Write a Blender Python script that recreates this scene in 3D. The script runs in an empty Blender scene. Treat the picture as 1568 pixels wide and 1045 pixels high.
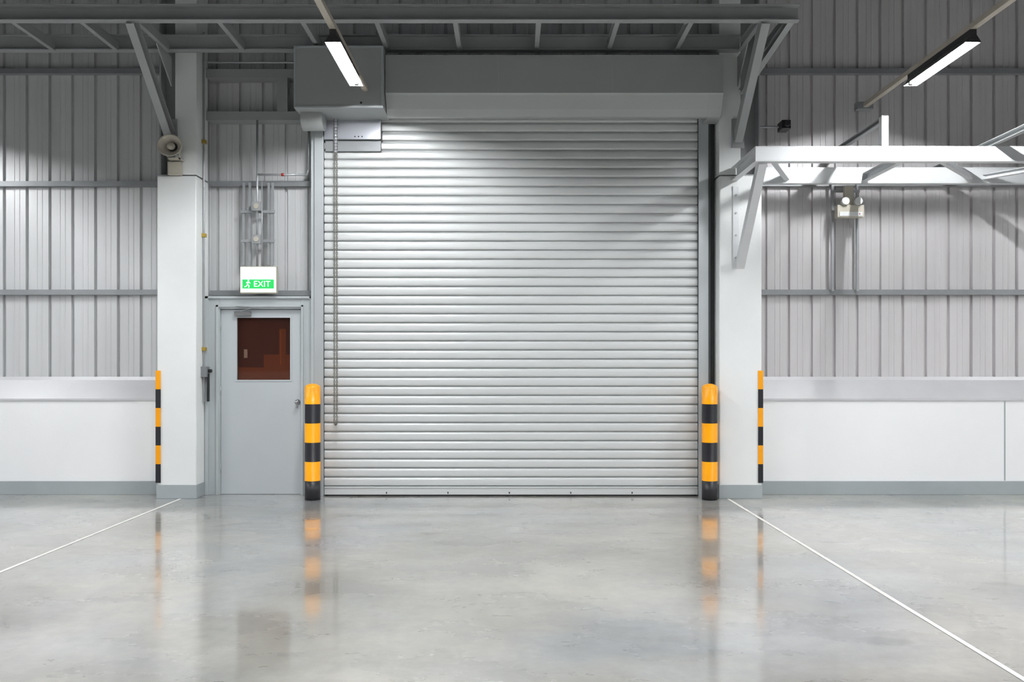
import bpy, bmesh, math, random
from mathutils import Vector, Matrix
random.seed(3)
scene = bpy.context.scene
C = bpy.context

# ------------------------------------------------------------------ materials
def lin(c):
    return tuple(((v/12.92) if v <= 0.04045 else ((v+0.055)/1.055)**2.4) for v in c)

def mat(name, col, rough=0.5, metal=0.0, var=0.06, scale=3.0, bump=0.0, bscale=60.0, emis=None, estr=0.0, stretch=(1,1,1), spec=0.5):
    m = bpy.data.materials.new(name); m.use_nodes = True
    nt = m.node_tree; N = nt.nodes; L = nt.links
    b = N['Principled BSDF']
    b.inputs['Roughness'].default_value = rough
    b.inputs['Metallic'].default_value = metal
    b.inputs['Specular IOR Level'].default_value = spec
    tc = N.new('ShaderNodeTexCoord'); mp = N.new('ShaderNodeMapping')
    mp.inputs['Scale'].default_value = stretch
    L.new(tc.outputs['Object'], mp.inputs['Vector'])
    nz = N.new('ShaderNodeTexNoise'); nz.inputs['Scale'].default_value = scale
    nz.inputs['Detail'].default_value = 5; nz.inputs['Roughness'].default_value = 0.6
    L.new(mp.outputs['Vector'], nz.inputs['Vector'])
    cr = N.new('ShaderNodeValToRGB')
    c = lin(col)
    cr.color_ramp.elements[0].position = 0.3; cr.color_ramp.elements[1].position = 0.7
    cr.color_ramp.elements[0].color = tuple(max(0, v*(1-var)) for v in c)+(1,)
    cr.color_ramp.elements[1].color = tuple(min(1, v*(1+var)) for v in c)+(1,)
    L.new(nz.outputs['Fac'], cr.inputs['Fac'])
    L.new(cr.outputs['Color'], b.inputs['Base Color'])
    if bump > 0:
        n2 = N.new('ShaderNodeTexNoise'); n2.inputs['Scale'].default_value = bscale; n2.inputs['Detail'].default_value = 3
        L.new(tc.outputs['Object'], n2.inputs['Vector'])
        bp = N.new('ShaderNodeBump'); bp.inputs['Strength'].default_value = bump; bp.inputs['Distance'].default_value = 0.01
        L.new(n2.outputs['Fac'], bp.inputs['Height']); L.new(bp.outputs['Normal'], b.inputs['Normal'])
    if emis:
        b.inputs['Emission Color'].default_value = lin(emis)+(1,)
        b.inputs['Emission Strength'].default_value = estr
    return m

M = {}
M['clad']   = mat('cladding_metal', (0.80,0.805,0.81), 0.42, 0.15, 0.05, 1.2, stretch=(3,1,0.3))
M['clad_r'] = mat('cladding_metal_warm', (0.81,0.80,0.805), 0.42, 0.15, 0.05, 1.2, stretch=(3,1,0.3))
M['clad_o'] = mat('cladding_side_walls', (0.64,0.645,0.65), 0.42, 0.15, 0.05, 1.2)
M['flash']  = mat('flashing_metal', (0.80,0.80,0.81), 0.4, 0.2, 0.05, 1.5)
M['white']  = mat('white_paint', (0.95,0.955,0.96), 0.55, 0, 0.02, 1.0, 0.08, 40)
M['colw']   = mat('column_paint', (0.91,0.92,0.92), 0.5, 0, 0.03, 1.2, 0.05, 30)
M['skirt']  = mat('grey_skirting_paint', (0.64,0.67,0.68), 0.5, 0, 0.05, 3)
M['steel']  = mat('painted_grey_steel', (0.63,0.64,0.645), 0.45, 0.1, 0.06, 2)
M['girt']   = mat('galvanised_girt', (0.56,0.57,0.58), 0.45, 0.3, 0.08, 4)
M['wsteel'] = mat('white_painted_steel', (0.86,0.87,0.88), 0.4, 0.1, 0.03, 3)
M['shut']   = mat('shutter_slat_steel', (0.84,0.85,0.852), 0.36, 0.16, 0.01, 0.5)
M['guide']  = mat('shutter_guide_steel', (0.72,0.74,0.75), 0.4, 0.3, 0.05, 2)
M['hood']   = mat('shutter_hood_sheet', (0.66,0.675,0.675), 0.38, 0.2, 0.03, 1)
M['plate']  = mat('bright_plate', (0.70,0.71,0.74), 0.3, 0.5, 0.03, 2)
M['door']   = mat('door_paint', (0.74,0.765,0.78), 0.45, 0.0, 0.02, 2, 0.03, 60)
M['frame']  = mat('door_frame_paint', (0.72,0.745,0.755), 0.45, 0.05, 0.03, 2)
M['yellow'] = mat('safety_yellow', (1.0,0.66,0.02), 0.35, 0, 0.04, 5)
M['black']  = mat('safety_black', (0.13,0.13,0.15), 0.4, 0, 0.1, 5)
M['dark']   = mat('dark_rubber', (0.12,0.12,0.13), 0.6, 0, 0.1, 5)
M['recshade']= mat('recess_shade', (0.30,0.31,0.32), 0.7, 0, 0.1, 5)  # dark grey that paints shade into gaps and recesses
M['galv']   = mat('galvanised_conduit', (0.68,0.69,0.70), 0.35, 0.4, 0.08, 8)
M['chain']  = mat('chain_steel', (0.50,0.49,0.46), 0.4, 0.4, 0.08, 8)
M['beige']  = mat('beige_plastic', (0.74,0.72,0.67), 0.5, 0, 0.04, 6)
M['brass']  = mat('yellow_clip', (0.70,0.60,0.25), 0.4, 0.4, 0.05, 6)
M['red']    = mat('red_enamel', (0.65,0.15,0.12), 0.4, 0, 0.05, 6)
M['chrome'] = mat('satin_chrome', (0.75,0.75,0.76), 0.2, 1.0, 0.03, 6)
M['tube']   = mat('lit_tube', (1,1,1), 0.5, 0, 0, 1, emis=(0.99,0.995,1.0), estr=800.0)
M['refl']   = mat('lamp_batten_enamel', (0.20,0.205,0.205), 0.4, 0, 0.02, 3)
M['lens']   = mat('clear_lamp_lens', (0.85,0.86,0.86), 0.3, 0, 0.02, 3)
M['trunk']  = mat('trunking_paint', (0.72,0.69,0.64), 0.45, 0.1, 0.04, 3)
M['signw']  = mat('sign_lit_diffuser', (0.95,1,0.96), 0.4, 0, 0, 1, emis=(0.93,1.0,0.95), estr=1.0)
M['signg']  = mat('sign_green', (0.12,0.70,0.32), 0.4, 0, 0, 1, emis=(0.12,0.85,0.38), estr=0.5)
M['signl']  = mat('sign_lettering', (1,1,1), 0.4, 0, 0, 1, emis=(0.95,1,0.96), estr=0.8)
M['ceil']   = mat('ceiling_sheet', (0.36,0.37,0.38), 0.6, 0.2, 0.05, 1)
M['joint']  = mat('joint_sealant', (0.90,0.89,0.87), 0.5, 0, 0.10, 6)
M['seam']   = mat('saw_cut_seam', (0.45,0.45,0.45), 0.6, 0, 0.2, 4)
M['inner_d']= mat('corridor_dark', (0.46,0.29,0.27), 0.6, 0, 0.1, 2)
M['inner_r']= mat('corridor_timber', (0.66,0.40,0.28), 0.6, 0, 0.1, 2)
M['inner_o']= mat('corridor_orange', (0.85,0.50,0.24), 0.6, 0, 0.1, 2)

def glass_mat():
    m = bpy.data.materials.new('door_glass_tinted'); m.use_nodes = True
    N = m.node_tree.nodes; L = m.node_tree.links
    N.remove(N['Principled BSDF']); out=N['Material Output']
    t=N.new('ShaderNodeBsdfTransparent'); t.inputs[0].default_value=(0.86,0.76,0.70,1)
    g=N.new('ShaderNodeBsdfGlossy'); g.inputs['Roughness'].default_value=0.03
    f=N.new('ShaderNodeFresnel'); f.inputs['IOR'].default_value=1.5
    x=N.new('ShaderNodeMixShader'); L.new(f.outputs[0],x.inputs[0]); L.new(t.outputs[0],x.inputs[1]); L.new(g.outputs[0],x.inputs[2]); L.new(x.outputs[0],out.inputs[0])
    return m
M['glass'] = glass_mat()

def floor_mat():
    m = bpy.data.materials.new('polished_concrete'); m.use_nodes = True
    N = m.node_tree.nodes; L = m.node_tree.links; b = N['Principled BSDF']
    tc = N.new('ShaderNodeTexCoord')
    def noise(scale, detail=6, rough=0.6, dist=0.0, st=(1,1,1), off=(0,0,0)):
        mp = N.new('ShaderNodeMapping'); mp.inputs['Scale'].default_value = st; mp.inputs['Location'].default_value = off
        L.new(tc.outputs['Object'], mp.inputs['Vector'])
        n = N.new('ShaderNodeTexNoise'); n.inputs['Scale'].default_value = scale
        n.inputs['Detail'].default_value = detail; n.inputs['Roughness'].default_value = rough
        n.inputs['Distortion'].default_value = dist
        L.new(mp.outputs['Vector'], n.inputs['Vector']); return n.outputs['Fac']
    def ramp(src, stops):
        r = N.new('ShaderNodeValToRGB'); els = r.color_ramp.elements
        els[0].position, els[0].color = stops[0][0], tuple(stops[0][1])+(1,)
        els[1].position, els[1].color = stops[-1][0], tuple(stops[-1][1])+(1,)
        for p, c in stops[1:-1]:
            e = els.new(p); e.color = tuple(c)+(1,)
        L.new(src, r.inputs['Fac']); return r.outputs['Color']
    def mix(fac, a, c, mode='MIX'):
        x = N.new('ShaderNodeMix'); x.data_type = 'RGBA'; x.blend_type = mode
        if isinstance(fac, float): x.inputs[0].default_value = fac
        else: L.new(fac, x.inputs[0])
        L.new(a, x.inputs[6]); L.new(c, x.inputs[7]); return x.outputs[2]
    big = noise(0.50, 8, 0.60, 0.2)
    hue = noise(0.40, 4, 0.6, 0.3, off=(7.3,2.1,0))
    med = noise(1.5, 6, 0.58, 0.0, st=(0.8,1.3,1), off=(3,9,0))
    fine = noise(11, 6, 0.75)
    cool = ramp(big, [(0.34, lin((0.55,0.565,0.575))), (0.5, lin((0.66,0.67,0.675))), (0.66, lin((0.77,0.775,0.775)))])
    warm = ramp(big, [(0.34, lin((0.60,0.59,0.555))), (0.5, lin((0.71,0.70,0.665))), (0.66, lin((0.81,0.795,0.755)))])
    hm = ramp(hue, [(0.36,(0,0,0)), (0.56,(1,1,1))])
    base = mix(hm, cool, warm)
    mm = ramp(med, [(0.28,(0.62,0.62,0.63)), (0.72,(1.0,1.0,1.0))])
    base = mix(0.75, base, mm, 'MULTIPLY')
    ff = ramp(fine, [(0.32,(0.80,0.80,0.80)), (0.62,(1.0,1.0,1.0))])
    base = mix(0.7, base, ff, 'MULTIPLY')
    sp = noise(1.5, 2, 0.4, 0.3, st=(1,1.7,1), off=(11,4,0))
    sm = ramp(sp, [(0.70,(1,1,1)), (0.78,(0.65,0.65,0.65))])
    base = mix(0.7, base, sm, 'MULTIPLY')
    L.new(base, b.inputs['Base Color'])
    rr = ramp(med, [(0.3,(0.22,)*3), (0.7,(0.36,)*3)])
    L.new(rr, b.inputs['Roughness'])
    b.inputs['Specular IOR Level'].default_value = 0.5
    b.inputs['Coat Weight'].default_value = 1.0
    b.inputs['Coat IOR'].default_value = 1.65
    cr2 = ramp(big, [(0.35,(0.07,)*3), (0.65,(0.12,)*3)])
    L.new(cr2, b.inputs['Coat Roughness'])
    bn = noise(5, 3, 0.5)
    bp = N.new('ShaderNodeBump'); bp.inputs['Strength'].default_value = 0.05; bp.inputs['Distance'].default_value = 0.01
    L.new(bn, bp.inputs['Height']); L.new(bp.outputs['Normal'], b.inputs['Normal'])
    return m
M['floor'] = floor_mat()

# ------------------------------------------------------------------ builder
class B:
    def __init__(s): s.bm = bmesh.new(); s.mats = []
    def mi(s, k):
        if k not in s.mats: s.mats.append(k)
        return s.mats.index(k)
    def face(s, vs, k, smooth=False):
        try:
            f = s.bm.faces.new(vs); f.material_index = s.mi(k); f.smooth = smooth; return f
        except ValueError: return None
    def box(s, x0,x1,y0,y1,z0,z1,k):
        v = [s.bm.verts.new(p) for p in ((x0,y0,z0),(x1,y0,z0),(x1,y1,z0),(x0,y1,z0),(x0,y0,z1),(x1,y0,z1),(x1,y1,z1),(x0,y1,z1))]
        for q in ((0,3,2,1),(4,5,6,7),(0,1,5,4),(1,2,6,5),(2,3,7,6),(3,0,4,7)): s.face([v[i] for i in q], k)
    def frame(s, p0, p1, up=(0,0,1)):
        p0=Vector(p0); p1=Vector(p1); a=(p1-p0).normalized(); u=Vector(up)
        if abs(a.dot(u))>0.98: u=Vector((0,1,0))
        sd=a.cross(u).normalized(); u=sd.cross(a).normalized(); return p0,p1,sd,u
    def obox(s, p0,p1,w,h,k,os=0,ou=0,up=(0,0,1)):
        p0,p1,sd,u = s.frame(p0,p1,up)
        v=[]
        for p in (p0,p1):
            for a,b_ in ((-1,-1),(1,-1),(1,1),(-1,1)):
                v.append(s.bm.verts.new(p+sd*(os+a*w/2)+u*(ou+b_*h/2)))
        for q in ((0,1,2,3),(7,6,5,4),(0,4,5,1),(1,5,6,2),(2,6,7,3),(3,7,4,0)): s.face([v[i] for i in q], k)
    def ibeam(s,p0,p1,w,h,k,t=0.012,up=(0,0,1)):
        s.obox(p0,p1,w,t,k,0,h/2-t/2,up); s.obox(p0,p1,w,t,k,0,-h/2+t/2,up); s.obox(p0,p1,t,h-2*t,k,0,0,up)
    def cbeam(s,p0,p1,w,h,k,t=0.010,side=1,up=(0,0,1)):
        s.obox(p0,p1,w,t,k,0,h/2-t/2,up); s.obox(p0,p1,w,t,k,0,-h/2+t/2,up); s.obox(p0,p1,t,h-2*t,k,side*(w/2-t/2),0,up)
    def cyl(s,p0,p1,r,k,n=12,r1=None,caps=True):
        p0,p1,sd,u = s.frame(p0,p1); r1 = r if r1 is None else r1
        a=[];b_=[]
        for i in range(n):
            t=2*math.pi*i/n; d=sd*math.cos(t)+u*math.sin(t)
            a.append(s.bm.verts.new(p0+d*r)); b_.append(s.bm.verts.new(p1+d*r1))
        for i in range(n):
            j=(i+1)%n; s.face([a[i],a[j],b_[j],b_[i]],k,True)
        if caps: s.face(a[::-1],k); s.face(b_,k)
    def tube(s, pts, r, k, n=10):
        for i in range(len(pts)-1): s.cyl(pts[i],pts[i+1],r,k,n)
        for p in pts[1:-1]: s.sph(p,r,k,n,6)
    def sph(s,c,r,k,n=12,m=8,sc=(1,1,1)):
        c=Vector(c); rings=[]
        for j in range(1,m):
            ph=math.pi*j/m
            rings.append([s.bm.verts.new(c+Vector((r*sc[0]*math.sin(ph)*math.cos(2*math.pi*i/n), r*sc[1]*math.sin(ph)*math.sin(2*math.pi*i/n), r*sc[2]*math.cos(ph)))) for i in range(n)])
        t=s.bm.verts.new(c+Vector((0,0,r*sc[2]))); bt=s.bm.verts.new(c-Vector((0,0,r*sc[2])))
        for i in range(n):
            j=(i+1)%n
            s.face([t,rings[0][i],rings[0][j]],k,True); s.face([bt,rings[-1][j],rings[-1][i]],k,True)
            for q in range(len(rings)-1): s.face([rings[q][i],rings[q+1][i],rings[q+1][j],rings[q][j]],k,True)
    def lathe(s, c, prof, axis, n=28, sx=1.0):
        c=Vector(c); prev=None
        for r,t,k in prof:
            ring=[]
            for i in range(n):
                a=2*math.pi*i/n
                if axis=='z': p=Vector((r*math.cos(a), r*math.sin(a), t))
                else: p=Vector((r*sx*math.cos(a), -t, r*math.sin(a)))
                ring.append(s.bm.verts.new(c+p))
            if prev:
                for i in range(n):
                    j=(i+1)%n; s.face([prev[i],prev[j],ring[j],ring[i]],k,True)
            prev=ring
    def extr_x(s, prof, x0,x1,k,smooth=False,close=False,caps=False):
        a=[s.bm.verts.new((x0,y,z)) for y,z in prof]; b_=[s.bm.verts.new((x1,y,z)) for y,z in prof]
        n=len(prof)
        for i in range(n if close else n-1):
            j=(i+1)%n; s.face([a[i],b_[i],b_[j],a[j]],k,smooth)
        if caps: s.face(a,k); s.face(b_[::-1],k)
    def link(s, c, L_, W_, r, rot, k, n=10, m=5):
        c=Vector(c); rings=[]
        for i in range(n):
            a=2*math.pi*i/n
            px=W_/2*math.cos(a); pz=L_/2*math.sin(a)
            nx=Vector((math.cos(a),0,math.sin(a)))
            ring=[]
            for j in range(m):
                t=2*math.pi*j/m
                p=Vector((px,0,pz))+nx*(r*math.cos(t))+Vector((0,1,0))*(r*math.sin(t))
                if rot: p=Vector((p.y,p.x,p.z))
                ring.append(s.bm.verts.new(c+p))
            rings.append(ring)
        for i in range(n):
            for j in range(m):
                s.face([rings[i][j],rings[(i+1)%n][j],rings[(i+1)%n][(j+1)%m],rings[i][(j+1)%m]],k,True)
    def done(s, name, parent=None, bevel=0.0, loc=None):
        bmesh.ops.recalc_face_normals(s.bm, faces=s.bm.faces[:])
        me=bpy.data.meshes.new(name); s.bm.to_mesh(me); s.bm.free()
        for k in s.mats: me.materials.append(M[k])
        o=bpy.data.objects.new(name,me); scene.collection.objects.link(o)
        if parent: o.parent=parent
        if bevel>0:
            md=o.modifiers.new('bevel','BEVEL'); md.width=bevel; md.segments=2; md.limit_method='ANGLE'; md.angle_limit=math.radians(50)
        if loc: o.location=loc
        return o
def empty(name, loc=(0,0,0)):
    e=bpy.data.objects.new(name,None); e.empty_display_size=0.2; e.location=loc; scene.collection.objects.link(e); return e

# hall dimensions (metres).  back wall cladding at y=0.30, floor z=0
XL, XR, YF, YB, ZC = -9.5, 10.5, -17.0, 0.30, 8.0

# ------------------------------------------------------------------ floor / ceiling / walls
b=B(); b.box(XL,XR,YF,YB+0.25,-0.15,0,'floor'); b.done('floor')
b=B(); b.box(XL,XR,YF,YB+0.3,ZC,ZC+0.1,'ceil')
b.done('ceiling')
wb = empty('wall_back')
def cladding(x0,x1,z0,z1,origin,k,name,y=YB):
    P=0.2685; b=B()
    prof=[(0.0,0),(0.012,0),(0.019,0.034),(0.043,0.034),(0.050,0),(0.135,0),(0.139,-0.004),(0.150,-0.004),(0.154,0),(0.195,0),(0.199,-0.004),(0.210,-0.004),(0.214,0)]
    i0=math.floor((x0-origin)/P)-1; pts=[]
    i=i0
    while origin+i*P < x1+P:
        for a,d in prof:
            x=origin+i*P+a-0.036
            if x0<=x<=x1: pts.append((x,y+d))
        i+=1
    pts=[(x0,y)]+pts+[(x1,y)]
    lo=[b.bm.verts.new((x,yy,z0)) for x,yy in pts]; hi=[b.bm.verts.new((x,yy,z1)) for x,yy in pts]
    for i in range(len(pts)-1): b.face([lo[i],lo[i+1],hi[i+1],hi[i]],k)
    b.box(x0,x1,y+0.05,y+0.08,0,z1,k)
    o=b.done(name,parent=wb); return o
cladding(XL,-3.72,1.30,ZC,-5.40,'clad','cladding_sheet_a')
cladding(-3.72,2.6,0.02,ZC,-2.62,'clad','cladding_sheet_b')
cladding(2.6,XR,1.30,ZC,3.29,'clad_r','cladding_sheet_c')
for nm,x0,x1 in (('dado_a',XL,-3.80),('dado_b',2.70,XR)):
    b=B(); b.box(x0,x1,0.12,0.34,0.0,1.10,'white'); b.done(nm,parent=wb,bevel=0.006)
    b=B()
    b.extr_x([(0.105,1.085),(0.105,1.11),(0.285,1.32),(0.295,1.36),(0.30,1.36),(0.29,1.30),(0.12,1.10),(0.112,1.085)],x0,x1,'flash',close=True,caps=True)
    b.done('flashing_'+nm[-1],parent=wb)
b=B(); b.box(5.72,5.735,0.117,0.121,0.16,1.08,'skirt'); b.done('dado_movement_joint',parent=wb)
for nm,x0,x1 in (('baseboard_back',XL,-3.94),('baseboard_back.001',2.83,XR)):
    b=B(); b.box(x0,x1,0.10,0.121,0.0,0.156,'skirt'); b.done(nm,bevel=0.003)
# girts
gz=[2.35,3.62,4.94,6.2,7.4]
b=B()
for z in gz:
    for x0,x1 in ((XL,-3.80),(2.83,XR)):
        b.cbeam((x0,0.262,z),(x1,0.262,z),0.07,0.06,'girt',0.006,side=1)
for z in (3.62,2.34):
    b.cbeam((-3.50,0.262,z),(-2.22,0.262,z),0.07,0.06,'girt',0.006,side=1)
for z in (4.38,4.87):
    b.cbeam((-3.50,0.20,z),(-2.30,0.20,z),0.18,0.10,'steel',0.008,side=1)
b.box(-2.68,-2.56,0.10,0.20,4.43,4.82,'steel')
for z in (6.2,7.4):
    b.cbeam((-3.50,0.262,z),(2.35,0.262,z),0.07,0.065,'girt',0.006,side=1)
b.done('wall_girts',parent=wb)

# other hall walls
for nm,args in (('wall_left',(XL-0.1,XL,YF,YB+0.3,0,ZC)),('wall_right',(XR,XR+0.1,YF,YB+0.3,0,ZC))):
    e=empty(nm); x0,x1,y0,y1,z0,z1=args
    b=B(); b.box(x0,x1,y0,y1,1.3,z1,'clad_o'); 
    xi = x1 if nm=='wall_left' else x0; sg = 1 if nm=='wall_left' else -1
    for i in range(63):
        yy=y0+0.1+i*0.27; b.box(min(xi,xi+sg*0.02),max(xi,xi+sg*0.02),yy,yy+0.04,1.3,z1,'clad_o')
    b.done('cladding',parent=e)
    b=B(); b.box(x0,x1,y0,y1,0,1.3,'white'); b.done('dado',parent=e)
e=empty('wall_front')
b=B(); b.box(XL,XR,YF-0.1,YF,1.3,ZC,'clad_o'); b.done('cladding',parent=e)
b=B(); b.box(XL,XR,YF-0.1,YF,0,1.3,'white'); b.done('dado',parent=e)

# floor joints
for nm,x in (('trim_1',-3.675),('trim_2',2.445)):
    b=B(); b.box(x-0.016,x+0.016,YF,-0.22,0.0,0.0015,'joint'); b.box(x-0.021,x-0.016,YF,-0.22,0,0.001,'seam'); b.box(x+0.016,x+0.020,YF,-0.22,0,0.001,'seam'); b.done(nm)

# ------------------------------------------------------------------ columns
def column(name, x0,x1, main_right):
    e=empty(name)
    b=B(); b.box(x0,x1,-0.20,0.20,0,3.62,'colw'); b.done('concrete_encasement',parent=e,bevel=0.012)
    b=B(); b.box(x0-0.006,x1+0.006,-0.206,0.10,0,0.155,'skirt'); b.done('plinth_band',parent=e,bevel=0.004)
    b=B()
    if main_right: xa,xb,xc,xd = x1-0.24,x1,x0,x1-0.24
    else: xa,xb,xc,xd = x0,x0+0.24,x0+0.24,x1
    b.box(xa,xb,-0.19,0.18,3.62,ZC,'colw')
    b.box(xc,xd,0.02,0.18,3.62,ZC,'steel')
    xe = x0+0.0 if main_right else x1-0.02
    b.box(xe,xe+0.02,-0.14,0.02,3.62,ZC,'steel')
    b.box(x0-0.0,x1,-0.19,0.19,3.62,3.635,'steel')
    b.done('steel_stanchion',parent=e,bevel=0.004)
    b=B(); xs = x0 if main_right else x1; sg = -1 if main_right else 1
    for i in range(6):
        z0=0.178+i*0.2095; k='black' if i%2==0 else 'yellow'
        xa_,xb_ = sorted((xs+sg*0.012, xs-sg*0.042))
        b.box(xa_,xb_,-0.212,-0.200,z0,z0+0.2095,k)
        xa_,xb_ = sorted((xs+sg*0.012, xs))
        b.box(xa_,xb_,-0.200,-0.14,z0,z0+0.2095,k)
    b.done('striped_corner_guard',parent=e)
    return e
colL=column('structural_column',-3.945,-3.506,True)
colR=column('structural_column',2.352,2.827,False)

# ------------------------------------------------------------------ upper steel frame (z~5)
b=B()
b.cbeam((XL+0.02,-1.26,5.01),(2.89,-1.26,5.01),0.09,0.16,'steel',0.010,side=-1)
b.ibeam((XL+0.02,-0.27,5.075),(2.56,-0.27,5.075),0.10,0.17,'steel',0.012)
for x in (-8.3,-7.2,-6.1,-5.05,-4.35,-3.784,-2.95,-2.1,-1.35,-0.55,0.3,1.1,1.85,2.557,2.84):
    b.cbeam((x,-1.22,5.03),(x,-0.30 if x<2.7 else 0.03,5.03),0.05,0.10,'steel',0.007)
b.cbeam((2.84,-1.22,4.99),(2.60,-0.22,4.55),0.07,0.07,'steel',0.008)
for x in (-3.784,2.557):
    b.cbeam((x,-0.20,4.03),(x,-1.24,4.95),0.085,0.13,'steel',0.010)
    b.box(x-0.07,x+0.07,-0.215,-0.192,3.93,4.25,'steel')
    b.extr_x([(-0.20,4.95),(-0.20,4.62),(-0.62,4.95)],x-0.006,x+0.006,'steel',close=True,caps=True)
b.done('upper_steel_support_frame',bevel=0.002)

# ------------------------------------------------------------------ right canopy frame (z~3.64)
b=B()
b.cbeam((2.49,-1.10,3.637),(XR-0.05,-1.10,3.637),0.09,0.155,'wsteel',0.010,side=1)
b.cbeam((2.84,-0.18,3.62),(XR-0.05,-0.18,3.62),0.08,0.18,'wsteel',0.010,side=1)
b.cbeam((2.52,-1.10,3.637),(2.52,-0.205,3.637),0.07,0.15,'wsteel',0.010)
b.cbeam((2.70,-1.06,3.60),(3.10,-0.22,3.60),0.06,0.07,'wsteel',0.008)
b.cbeam((3.98,-1.06,3.60),(3.98,-0.22,3.60),0.06,0.09,'wsteel',0.008)
b.cbeam((4.40,-1.06,3.60),(5.15,-0.22,3.60),0.05,0.06,'wsteel',0.008)
b.cbeam((5.9,-1.06,3.60),(5.3,-0.22,3.60),0.05,0.06,'wsteel',0.008)
b.cbeam((7.0,-1.06,3.60),(7.0,-0.22,3.60),0.06,0.09,'wsteel',0.008)
b.cbeam((9.0,-1.06,3.60),(9.0,-0.22,3.60),0.06,0.09,'wsteel',0.008)
b.cbeam((2.575,-0.22,2.60),(2.575,-1.08,3.57),0.085,0.10,'wsteel',0.010)
b.box(2.50,2.57,-0.212,-0.198,2.58,3.50,'wsteel')
for z in (2.7,2.95,3.2,3.4):
    b.cyl((2.535,-0.225,z),(2.535,-0.21,z),0.012,'galv',8)
b.box(3.765,3.835,-1.15,-1.08,3.70,4.02,'wsteel')
b.cbeam((3.80,-1.10,3.99),(3.80,0.20,3.99),0.05,0.05,'steel',0.006)
b.cbeam((4.92,-3.9,3.76),(4.92,0.20,3.76),0.06,0.06,'steel',0.006)
b.cyl((4.92,-3.8,3.78),(4.92,-3.8,ZC),0.008,'galv',8)
for x in (6.9,9.0):
    b.cbeam((x,0.2,3.1),(x,-0.16,3.56),0.05,0.06,'wsteel',0.006)
b.done('white_canopy_support_frame',bevel=0.002)

# ------------------------------------------------------------------ roller shutter
rs=empty('roller_shutter_door')
b=B(); p=0.1038; z=0.11; n=41; prof=[]
for i in range(n):
    zz=z+i*p
    for y_,z_ in ((0.026,0.0),(0.026,0.009),(0.002,0.0095),(-0.006,0.014),(-0.009,0.022),(-0.0105,0.034),(-0.0105,0.066),(-0.009,0.080),(-0.004,0.091),(0.004,0.0985),(0.012,0.101)):
        prof.append((y_,zz+z_))
b.extr_x(prof,-2.112,2.149,'shut')
b.box(-2.11,2.15,0.03,0.05,0.02,4.4,'recshade')
b.done('slat_curtain',parent=rs)
b=B()
b.box(-2.11,2.148,-0.022,0.028,0.018,0.108,'shut')
b.box(-2.11,2.148,-0.030,-0.022,0.095,0.108,'shut')
b.box(-2.10,2.14,-0.012,0.02,0.001,0.018,'dark')
for x in (-1.4,-0.7,0,0.7,1.4): b.box(x-0.006,x+0.006,-0.028,-0.02,0.03,0.05,'dark')
b.done('bottom_bar',parent=rs,bevel=0.002)
b=B()
for xa,xb in ((-2.216,-2.112),(2.149,2.262)):
    b.box(xa,xb,-0.06,-0.045,0,4.34,'guide'); b.box(xa,xb,0.055,0.07,0,4.34,'guide')
    xo=xa if xa<0 else xb-0.012
    b.box(xo,xo+0.012,-0.045,0.055,0,4.34,'guide')
b.box(2.265,2.35,0.03,0.06,0,4.4,'recshade')  # dark fill strips standing in for shade between guide and column
b.box(2.262,2.285,-0.05,0.06,0,4.34,'recshade')
b.box(-2.262,-2.216,-0.02,0.25,0,4.30,'frame')
b.done('side_guides',parent=rs,bevel=0.003)
b=B()
b.extr_x([(-0.45,4.885),(-0.45,4.47),(-0.43,4.45),(-0.36,4.32),(-0.30,4.25),(-0.27,4.243),(-0.06,4.30),(-0.06,4.33),(-0.26,4.27),(-0.40,4.47),(-0.44,4.875),(0.15,4.875),(0.15,4.885)],-1.354,2.335,'hood',close=True,caps=True)
b.extr_x([(-0.455,4.47),(-0.435,4.45),(-0.365,4.32),(-0.305,4.245),(-0.27,4.235),(-0.06,4.235),(-0.06,4.47)],2.19,2.338,'hood',close=True,caps=True)
for x in (-0.12,1.12):
    b.box(x,x+0.004,-0.4525,-0.45,4.47,4.885,'frame')
b.box(-2.1,2.3,-0.06,-0.045,4.30,4.36,'guide')
b.done('hood',parent=rs,bevel=0.008)
b=B()
b.box(-2.327,-1.361,-0.55,-0.05,4.278,4.948,'hood')
b.box(-2.327,-1.361,-0.556,-0.55,4.278,4.30,'guide'); b.box(-2.327,-1.361,-0.556,-0.55,4.925,4.948,'guide')
b.box(-2.327,-2.305,-0.556,-0.55,4.30,4.925,'guide'); b.box(-1.383,-1.361,-0.556,-0.55,4.30,4.925,'guide')
b.cyl((-2.30,-0.25,4.24),(-2.06,-0.25,4.24),0.13,'hood',20)
b.cyl((-1.6,-0.56,4.33),(-1.6,-0.556,4.33),0.012,'dark',10)
b.done('motor_housing',parent=rs,bevel=0.006)
b=B()
b.box(-2.10,-1.455,-0.075,-0.063,4.054,4.34,'plate'); b.box(-2.10,-1.455,-0.10,-0.075,4.054,4.066,'plate'); b.box(-1.467,-1.455,-0.10,-0.063,4.054,4.34,'plate')
b.box(-2.09,-1.46,-0.05,-0.02,3.93,4.054,'girt')  # darker strip standing in for the plate's shadow on the slats
for x in (-1.75,-1.71,-1.67): b.cyl((x,-0.08,4.09),(x,-0.075,4.09),0.008,'dark',8)
b.done('barrel_end_plate',parent=rs,bevel=0.002)
b=B()
for xo,zt,zb in ((-1.976,4.30,0.85),(-1.946,4.30,0.83)):
    q=zt; i=0
    while q>zb:
        b.link((xo,-0.12,q),0.028,0.014,0.0038,i%2==1,'chain'); q-=0.022; i+=1
for i in range(9):
    b.link((-1.974+0.0032*i,-0.12,0.835-0.012*math.sin(math.pi*i/8)),0.02,0.012,0.003,i%2==1,'chain')
q=4.27
while q>3.9:
    b.sph((-1.96,-0.12,q),0.021,'plate',8,6); q-=0.036
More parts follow.
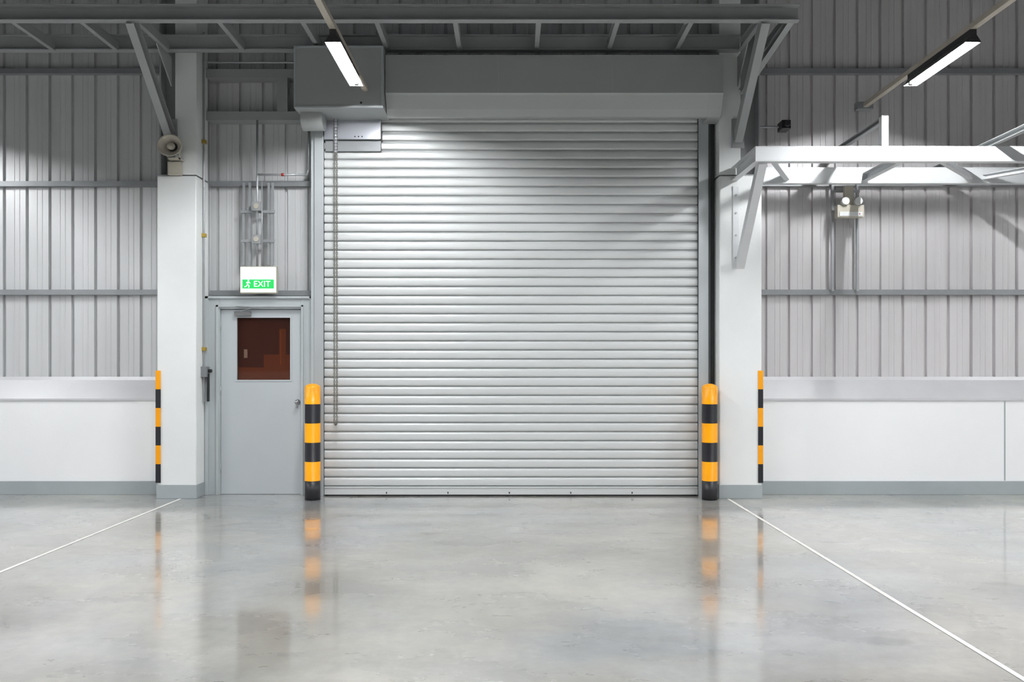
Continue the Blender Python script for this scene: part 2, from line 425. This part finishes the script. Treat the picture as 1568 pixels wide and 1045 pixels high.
b.done('hand_chain',parent=rs)

# ------------------------------------------------------------------ personnel door
d1=empty('door_1')
b=B(); y0=0.08
b.box(-3.50,-3.338,y0,0.24,0,2.263,'frame'); b.box(-2.402,-2.27,y0,0.24,0,2.263,'frame'); b.box(-3.338,-2.402,y0,0.24,2.145,2.263,'frame')
b.box(-3.50,-3.46,y0-0.025,y0,0,2.29,'frame'); b.box(-3.375,-3.345,y0-0.018,y0,0,2.19,'frame')
b.box(-2.395,-2.372,y0-0.018,y0,0,2.19,'frame'); b.box(-2.30,-2.268,y0-0.025,y0,0,2.29,'frame')
b.box(-3.375,-2.372,y0-0.018,y0,2.165,2.19,'frame'); b.box(-3.50,-2.268,y0-0.025,y0,2.262,2.29,'frame')
b.done('door_frame',parent=d1,bevel=0.003)
b=B(); y0=0.125
X0,X1,WX0,WX1,WZ0,WZ1=-3.335,-2.405,-3.15,-2.535,1.326,2.045
b.box(X0,WX0,y0,y0+0.045,0.006,2.14,'door'); b.box(WX1,X1,y0,y0+0.045,0.006,2.14,'door')
b.box(WX0,WX1,y0,y0+0.045,0.006,WZ0,'door'); b.box(WX0,WX1,y0,y0+0.045,WZ1,2.14,'door')
b.done('door_leaf',parent=d1)
b=B()
t=0.018
b.box(WX0-t,WX0,y0-0.006,y0,WZ0-t,WZ1+t,'door'); b.box(WX1,WX1+t,y0-0.006,y0,WZ0-t,WZ1+t,'door')
b.box(WX0,WX1,y0-0.006,y0,WZ0-t,WZ0,'door'); b.box(WX0,WX1,y0-0.006,y0,WZ1,WZ1+t,'door')
b.done('window_bead',parent=d1)
b=B(); b.box(WX0,WX1,y0+0.012,y0+0.018,WZ0,WZ1,'glass'); b.done('vision_panel_glass',parent=d1)
b=B(); yb=0.205
b.box(-3.32,-2.42,yb,yb+0.03,1.2,2.1,'inner_d')
b.box(-2.86,-2.42,yb-0.012,yb,1.2,1.62,'inner_r'); b.box(-3.32,-2.86,yb-0.008,yb,1.2,1.47,'inner_r')
b.box(-2.68,-2.60,yb-0.016,yb-0.010,1.50,1.92,'inner_r'); b.box(-2.665,-2.655,yb-0.02,yb-0.014,1.50,1.90,'inner_o')
b.box(-3.09,-3.05,yb-0.014,yb-0.006,1.58,1.68,'white')
b.done('interior_seen_through_glass',parent=d1)
b=B()
b.cyl((-2.447,0.125,1.07),(-2.447,0.117,1.07),0.030,'chrome',20); b.cyl((-2.447,0.117,1.07),(-2.447,0.085,1.07),0.011,'chrome',12)
b.sph((-2.447,0.07,1.07),0.027,'chrome',16,10,(1,0.75,1)); b.box(-2.455,-2.439,0.10,0.12,1.0,1.03,'chrome')
b.done('door_knob',parent=d1)
b=B()
b.box(-3.17,-2.98,0.075,0.125,2.065,2.115,'chrome'); b.obox((-3.08,0.07,2.125),(-2.90,0.02,2.16),0.022,0.008,'galv'); b.obox((-2.90,0.02,2.16),(-3.14,0.055,2.175),0.022,0.008,'galv')
b.cyl((-3.08,0.08,2.11),(-3.08,0.08,2.13),0.014,'galv',12)
b.done('door_closer',parent=d1,bevel=0.003)
b=B()
for z in (0.3,1.2,1.95): b.cyl((-3.337,0.115,z-0.05),(-3.337,0.115,z+0.05),0.008,'galv',10)
b.box(-3.335,-2.405,0.12,0.2,0.0005,0.006,'girt')
b.done('hinges_and_threshold',parent=d1)

# ------------------------------------------------------------------ exit sign
ex=empty('exit_sign')
b=B(); b.box(-3.075,-2.655,-0.01,0.055,2.315,2.625,'beige'); b.done('sign_housing',parent=ex,bevel=0.006)
b=B(); b.box(-3.065,-2.665,-0.016,-0.011,2.33,2.615,'signw'); b.done('lit_face',parent=ex)
b=B(); b.box(-3.045,-2.685,-0.020,-0.0165,2.37,2.475,'signg'); b.done('green_band',parent=ex)
cu=bpy.data.curves.new('sign_text','FONT'); cu.body='EXIT'; cu.size=0.095; cu.align_x='CENTER'; cu.align_y='CENTER'; cu.extrude=0.001
to=bpy.data.objects.new('sign_lettering',cu); scene.collection.objects.link(to); to.rotation_euler=(math.pi/2,0,0); to.location=(-2.82,-0.0215,2.42); cu.materials.append(M['signl']); to.parent=ex
b=B() # running figure pictogram
yy=-0.0215
b.sph((-2.975,yy,2.462),0.009,'signl',8,6,(1,0.2,1))
for p0,p1 in (((-2.975,2.45),(-2.985,2.42)),((-2.985,2.42),(-2.965,2.40)),((-2.965,2.40),(-2.975,2.38)),((-2.985,2.42),(-3.0,2.395)),((-3.0,2.395),(-3.02,2.39)),((-2.975,2.447),(-2.955,2.43)),((-2.977,2.447),(-3.0,2.435))):
    b.obox((p0[0],yy,p0[1]),(p1[0],yy,p1[1]),0.002,0.009,'signl',up=(0,0,1))
b.done('pictogram',parent=ex)

# conduits above the door (fixed to the wall)
b=B()
for x in (-3.09,-3.02,-2.755,-2.80):
    b.cbeam((x,0.19,2.66),(x,0.19,3.62),0.025,0.03,'galv',0.004)
for z in (3.28,2.94): b.obox((-3.12,0.17,z),(-2.73,0.17,z),0.02,0.03,'galv')
b.box(-3.02,-2.70,0.056,0.24,2.50,2.60,'beige')
for x in (3.76,4.05): b.cbeam((x,0.19,2.36),(x,0.19,3.62),0.03,0.035,'galv',0.004)
b.obox((3.74,0.17,3.30),(4.07,0.17,3.30),0.02,0.03,'galv')
b.obox((3.74,0.17,3.52),(4.07,0.17,3.52),0.02,0.03,'galv')
b.done('strut_support_racks',parent=wb)
b=B()
b.tube([(-2.915,0.12,4.33),(-2.915,0.12,2.62)],0.013,'galv')
for z in (3.33,2.95):
    b.box(-2.965,-2.865,0.08,0.14,z-0.05,z+0.05,'galv'); b.cyl((-2.915,0.08,z),(-2.915,0.07,z),0.03,'beige',16)
b.tube([(-2.915,0.12,3.70),(-2.34,0.12,3.70),(-2.32,0.12,3.76),(-2.32,0.12,4.20)],0.013,'galv')
b.cyl((-2.635,0.12,3.70),(-2.605,0.12,3.70),0.018,'red',12)
b.tube([(-2.86,0.12,3.62),(-2.86,0.12,2.64)],0.009,'galv')
b.done('electrical_conduit',parent=wb)
b=B()
b.tube([(-3.49,0.0,1.07),(-3.49,0.0,5.3)],0.011,'galv')
for z in (4.05,2.98,1.68): b.box(-3.506,-3.465,-0.03,0.03,z-0.02,z+0.02,'brass')
b.tube([(-3.47,0.06,4.98),(-2.35,0.06,4.98)],0.012,'galv')
b.box(-3.506,-3.44,-0.06,0.05,1.36,1.48,'girt'); b.box(-3.45,-3.43,-0.02,0.02,1.08,1.40,'dark'); b.cyl((-3.44,0,1.43),(-3.40,0,1.43),0.02,'dark',12)
b.done('isolator_switch_and_conduit',bevel=0.002)

# ------------------------------------------------------------------ bollards
def bollard(x,y):
    b=B(); r=0.086
    zs=[0.001,0.213,0.4257,0.6384,0.8511,1.0638]
    prof=[(0.0001,0.001,'black')]
    for i in range(5):
        k='black' if i%2==0 else 'yellow'
        prof.append((r,zs[i],k)); prof.append((r,zs[i+1],k))
    prof.append((r,1.0638,'yellow')); prof.append((r,1.245,'yellow'))
    for a in (20,40,60,75,88): prof.append((r*math.cos(math.radians(a))+0.0005, 1.245+0.045*math.sin(math.radians(a)),'yellow'))
    b.lathe((0,0,0),prof,'z',32); o=b.done('safety_bollard'); o.location=(x,y,0); return o
bollard(-2.187,-0.27); bollard(2.227,-0.27)

# ------------------------------------------------------------------ horn speaker
sp=empty('horn_loudspeaker')
b=B()
b.lathe((-3.71,-0.30,3.90),[(0.03,0.0,'beige'),(0.035,0.03,'beige'),(0.055,0.07,'beige'),(0.10,0.12,'beige'),(0.118,0.135,'beige'),(0.122,0.142,'beige'),(0.116,0.145,'beige'),(0.095,0.115,'beige'),(0.05,0.06,'beige'),(0.03,0.04,'recshade'),(0.001,0.035,'recshade')],'y',28,1.15)
b.lathe((-3.71,-0.30,3.90),[(0.001,0.125,'beige'),(0.03,0.12,'beige'),(0.042,0.105,'beige'),(0.035,0.08,'beige'),(0.02,0.05,'beige')],'y',20,1.1)
b.cyl((-3.71,-0.30,3.90),(-3.71,-0.22,3.90),0.05,'beige',20)
b.box(-3.78,-3.64,-0.34,-0.20,3.775,3.79,'beige'); b.box(-3.78,-3.77,-0.34,-0.30,3.775,3.90,'beige'); b.box(-3.65,-3.64,-0.34,-0.30,3.775,3.90,'beige')
b.done('horn_body',parent=sp)
b=B(); b.box(-3.80,-3.66,-0.27,-0.20,3.62,3.76,'beige'); b.box(-3.79,-3.67,-0.275,-0.27,3.63,3.75,'beige'); b.done('junction_box',parent=sp,bevel=0.005)

# ------------------------------------------------------------------ camera, wall light
b=B()
b.box(3.08,3.18,-0.12,0.06,4.17,4.27,'black'); b.cyl((3.13,-0.12,4.22),(3.13,-0.16,4.22),0.035,'black',16)
b.tube([(2.83,0.0,4.22),(3.08,0.0,4.22)],0.012,'galv'); b.box(2.828,2.85,-0.05,0.05,4.17,4.27,'galv')
b.done('security_camera',bevel=0.006)
b=B()
b.box(3.75,4.055,0.0,0.10,3.19,3.33,'beige'); b.box(3.77,4.035,-0.008,0.0,3.20,3.25,'lens')
b.box(3.85,3.95,0.04,0.10,3.33,3.56,'beige'); b.cyl((3.83,0.03,3.36),(3.83,-0.04,3.37),0.035,'lens',14,0.045); b.cyl((3.98,0.03,3.36),(3.98,-0.04,3.37),0.035,'lens',14,0.045)
b.cyl((4.0,-0.005,3.225),(4.0,-0.012,3.225),0.008,'red',8)
b.done('emergency_wall_light',bevel=0.004)

# ------------------------------------------------------------------ lighting rows
ZL=4.36
def fixture_mesh():
    b=B()
    Lh=0.575; HW=0.068; ZE=-0.029
    b.cyl((0,-Lh,0),(0,Lh,0),0.014,'tube',10)
    b.box(-0.028,0.028,-Lh-0.03,Lh+0.03,0.030,0.085,'refl')
    for s_ in (-1,1):
        for dz in (0,0.003):
            v=[b.bm.verts.new(p) for p in ((s_*0.028,-Lh-0.03,0.034+dz),(s_*0.028,Lh+0.03,0.034+dz),(s_*HW,Lh+0.03,ZE+dz),(s_*HW,-Lh-0.03,ZE+dz))]
            b.face(v,'refl')
        for e_ in (0.027,0.030):  # end plates added to cut the tube's light along the row
            y_=s_*(Lh+e_)
            v=[b.bm.verts.new(p) for p in ((-0.028,y_,0.034),(0.028,y_,0.034),(HW,y_,ZE),(-HW,y_,ZE))]
            b.face(v,'refl')
        b.box(-0.016,0.016,s_*(Lh+0.012)-0.011,s_*(Lh+0.012)+0.011,-0.018,0.045,'refl')
    return b
proto=None
for x in (-7.17,-1.55,4.07,9.7):
    for y in (-1.72,-4.75,-7.8,-11.5):
        if proto is None:
            o=fixture_mesh().done('fluorescent_light_fixture'); proto=o.data
        else:
            o=bpy.data.objects.new('fluorescent_light_fixture',proto); scene.collection.objects.link(o)
        o.location=(x,y,ZL)
    b=B(); ye=-0.62 if x<0 else 0.08
    b.box(x-0.028,x+0.028,YF+0.05,ye,ZL+0.087,ZL+0.135,'trunk')
    for y in (-3.25,-6.1,-9.0,-11.9,-14.8): b.cyl((x,y,ZL+0.13),(x,y,ZC),0.006,'galv',8)
    if ye>0: b.box(x-0.09,x+0.09,0.0,0.1,ZL+0.07,ZL+0.15,'girt')
    else: b.cyl((x,ye+0.02,ZL+0.11),(x,ye-0.02,ZL+0.11),0.035,'trunk',12)
    b.done('lighting_trunking')

# ------------------------------------------------------------------ world, camera
w=bpy.data.worlds.new('world'); scene.world=w; w.use_nodes=True
bg=w.node_tree.nodes['Background']; bg.inputs[0].default_value=(0.8,0.85,0.9,1); bg.inputs[1].default_value=0.02
cam=bpy.data.cameras.new('camera'); co=bpy.data.objects.new('camera',cam); scene.collection.objects.link(co)
co.location=(0,-10,1.4925); co.rotation_euler=(math.pi/2,0,0)
cam.sensor_width=36; cam.lens=30.77; cam.shift_x=0.0026; cam.shift_y=0.0239; cam.clip_end=200
scene.camera=co
scene.view_settings.view_transform='Standard'
scene.view_settings.look='None'
scene.view_settings.exposure=0.0
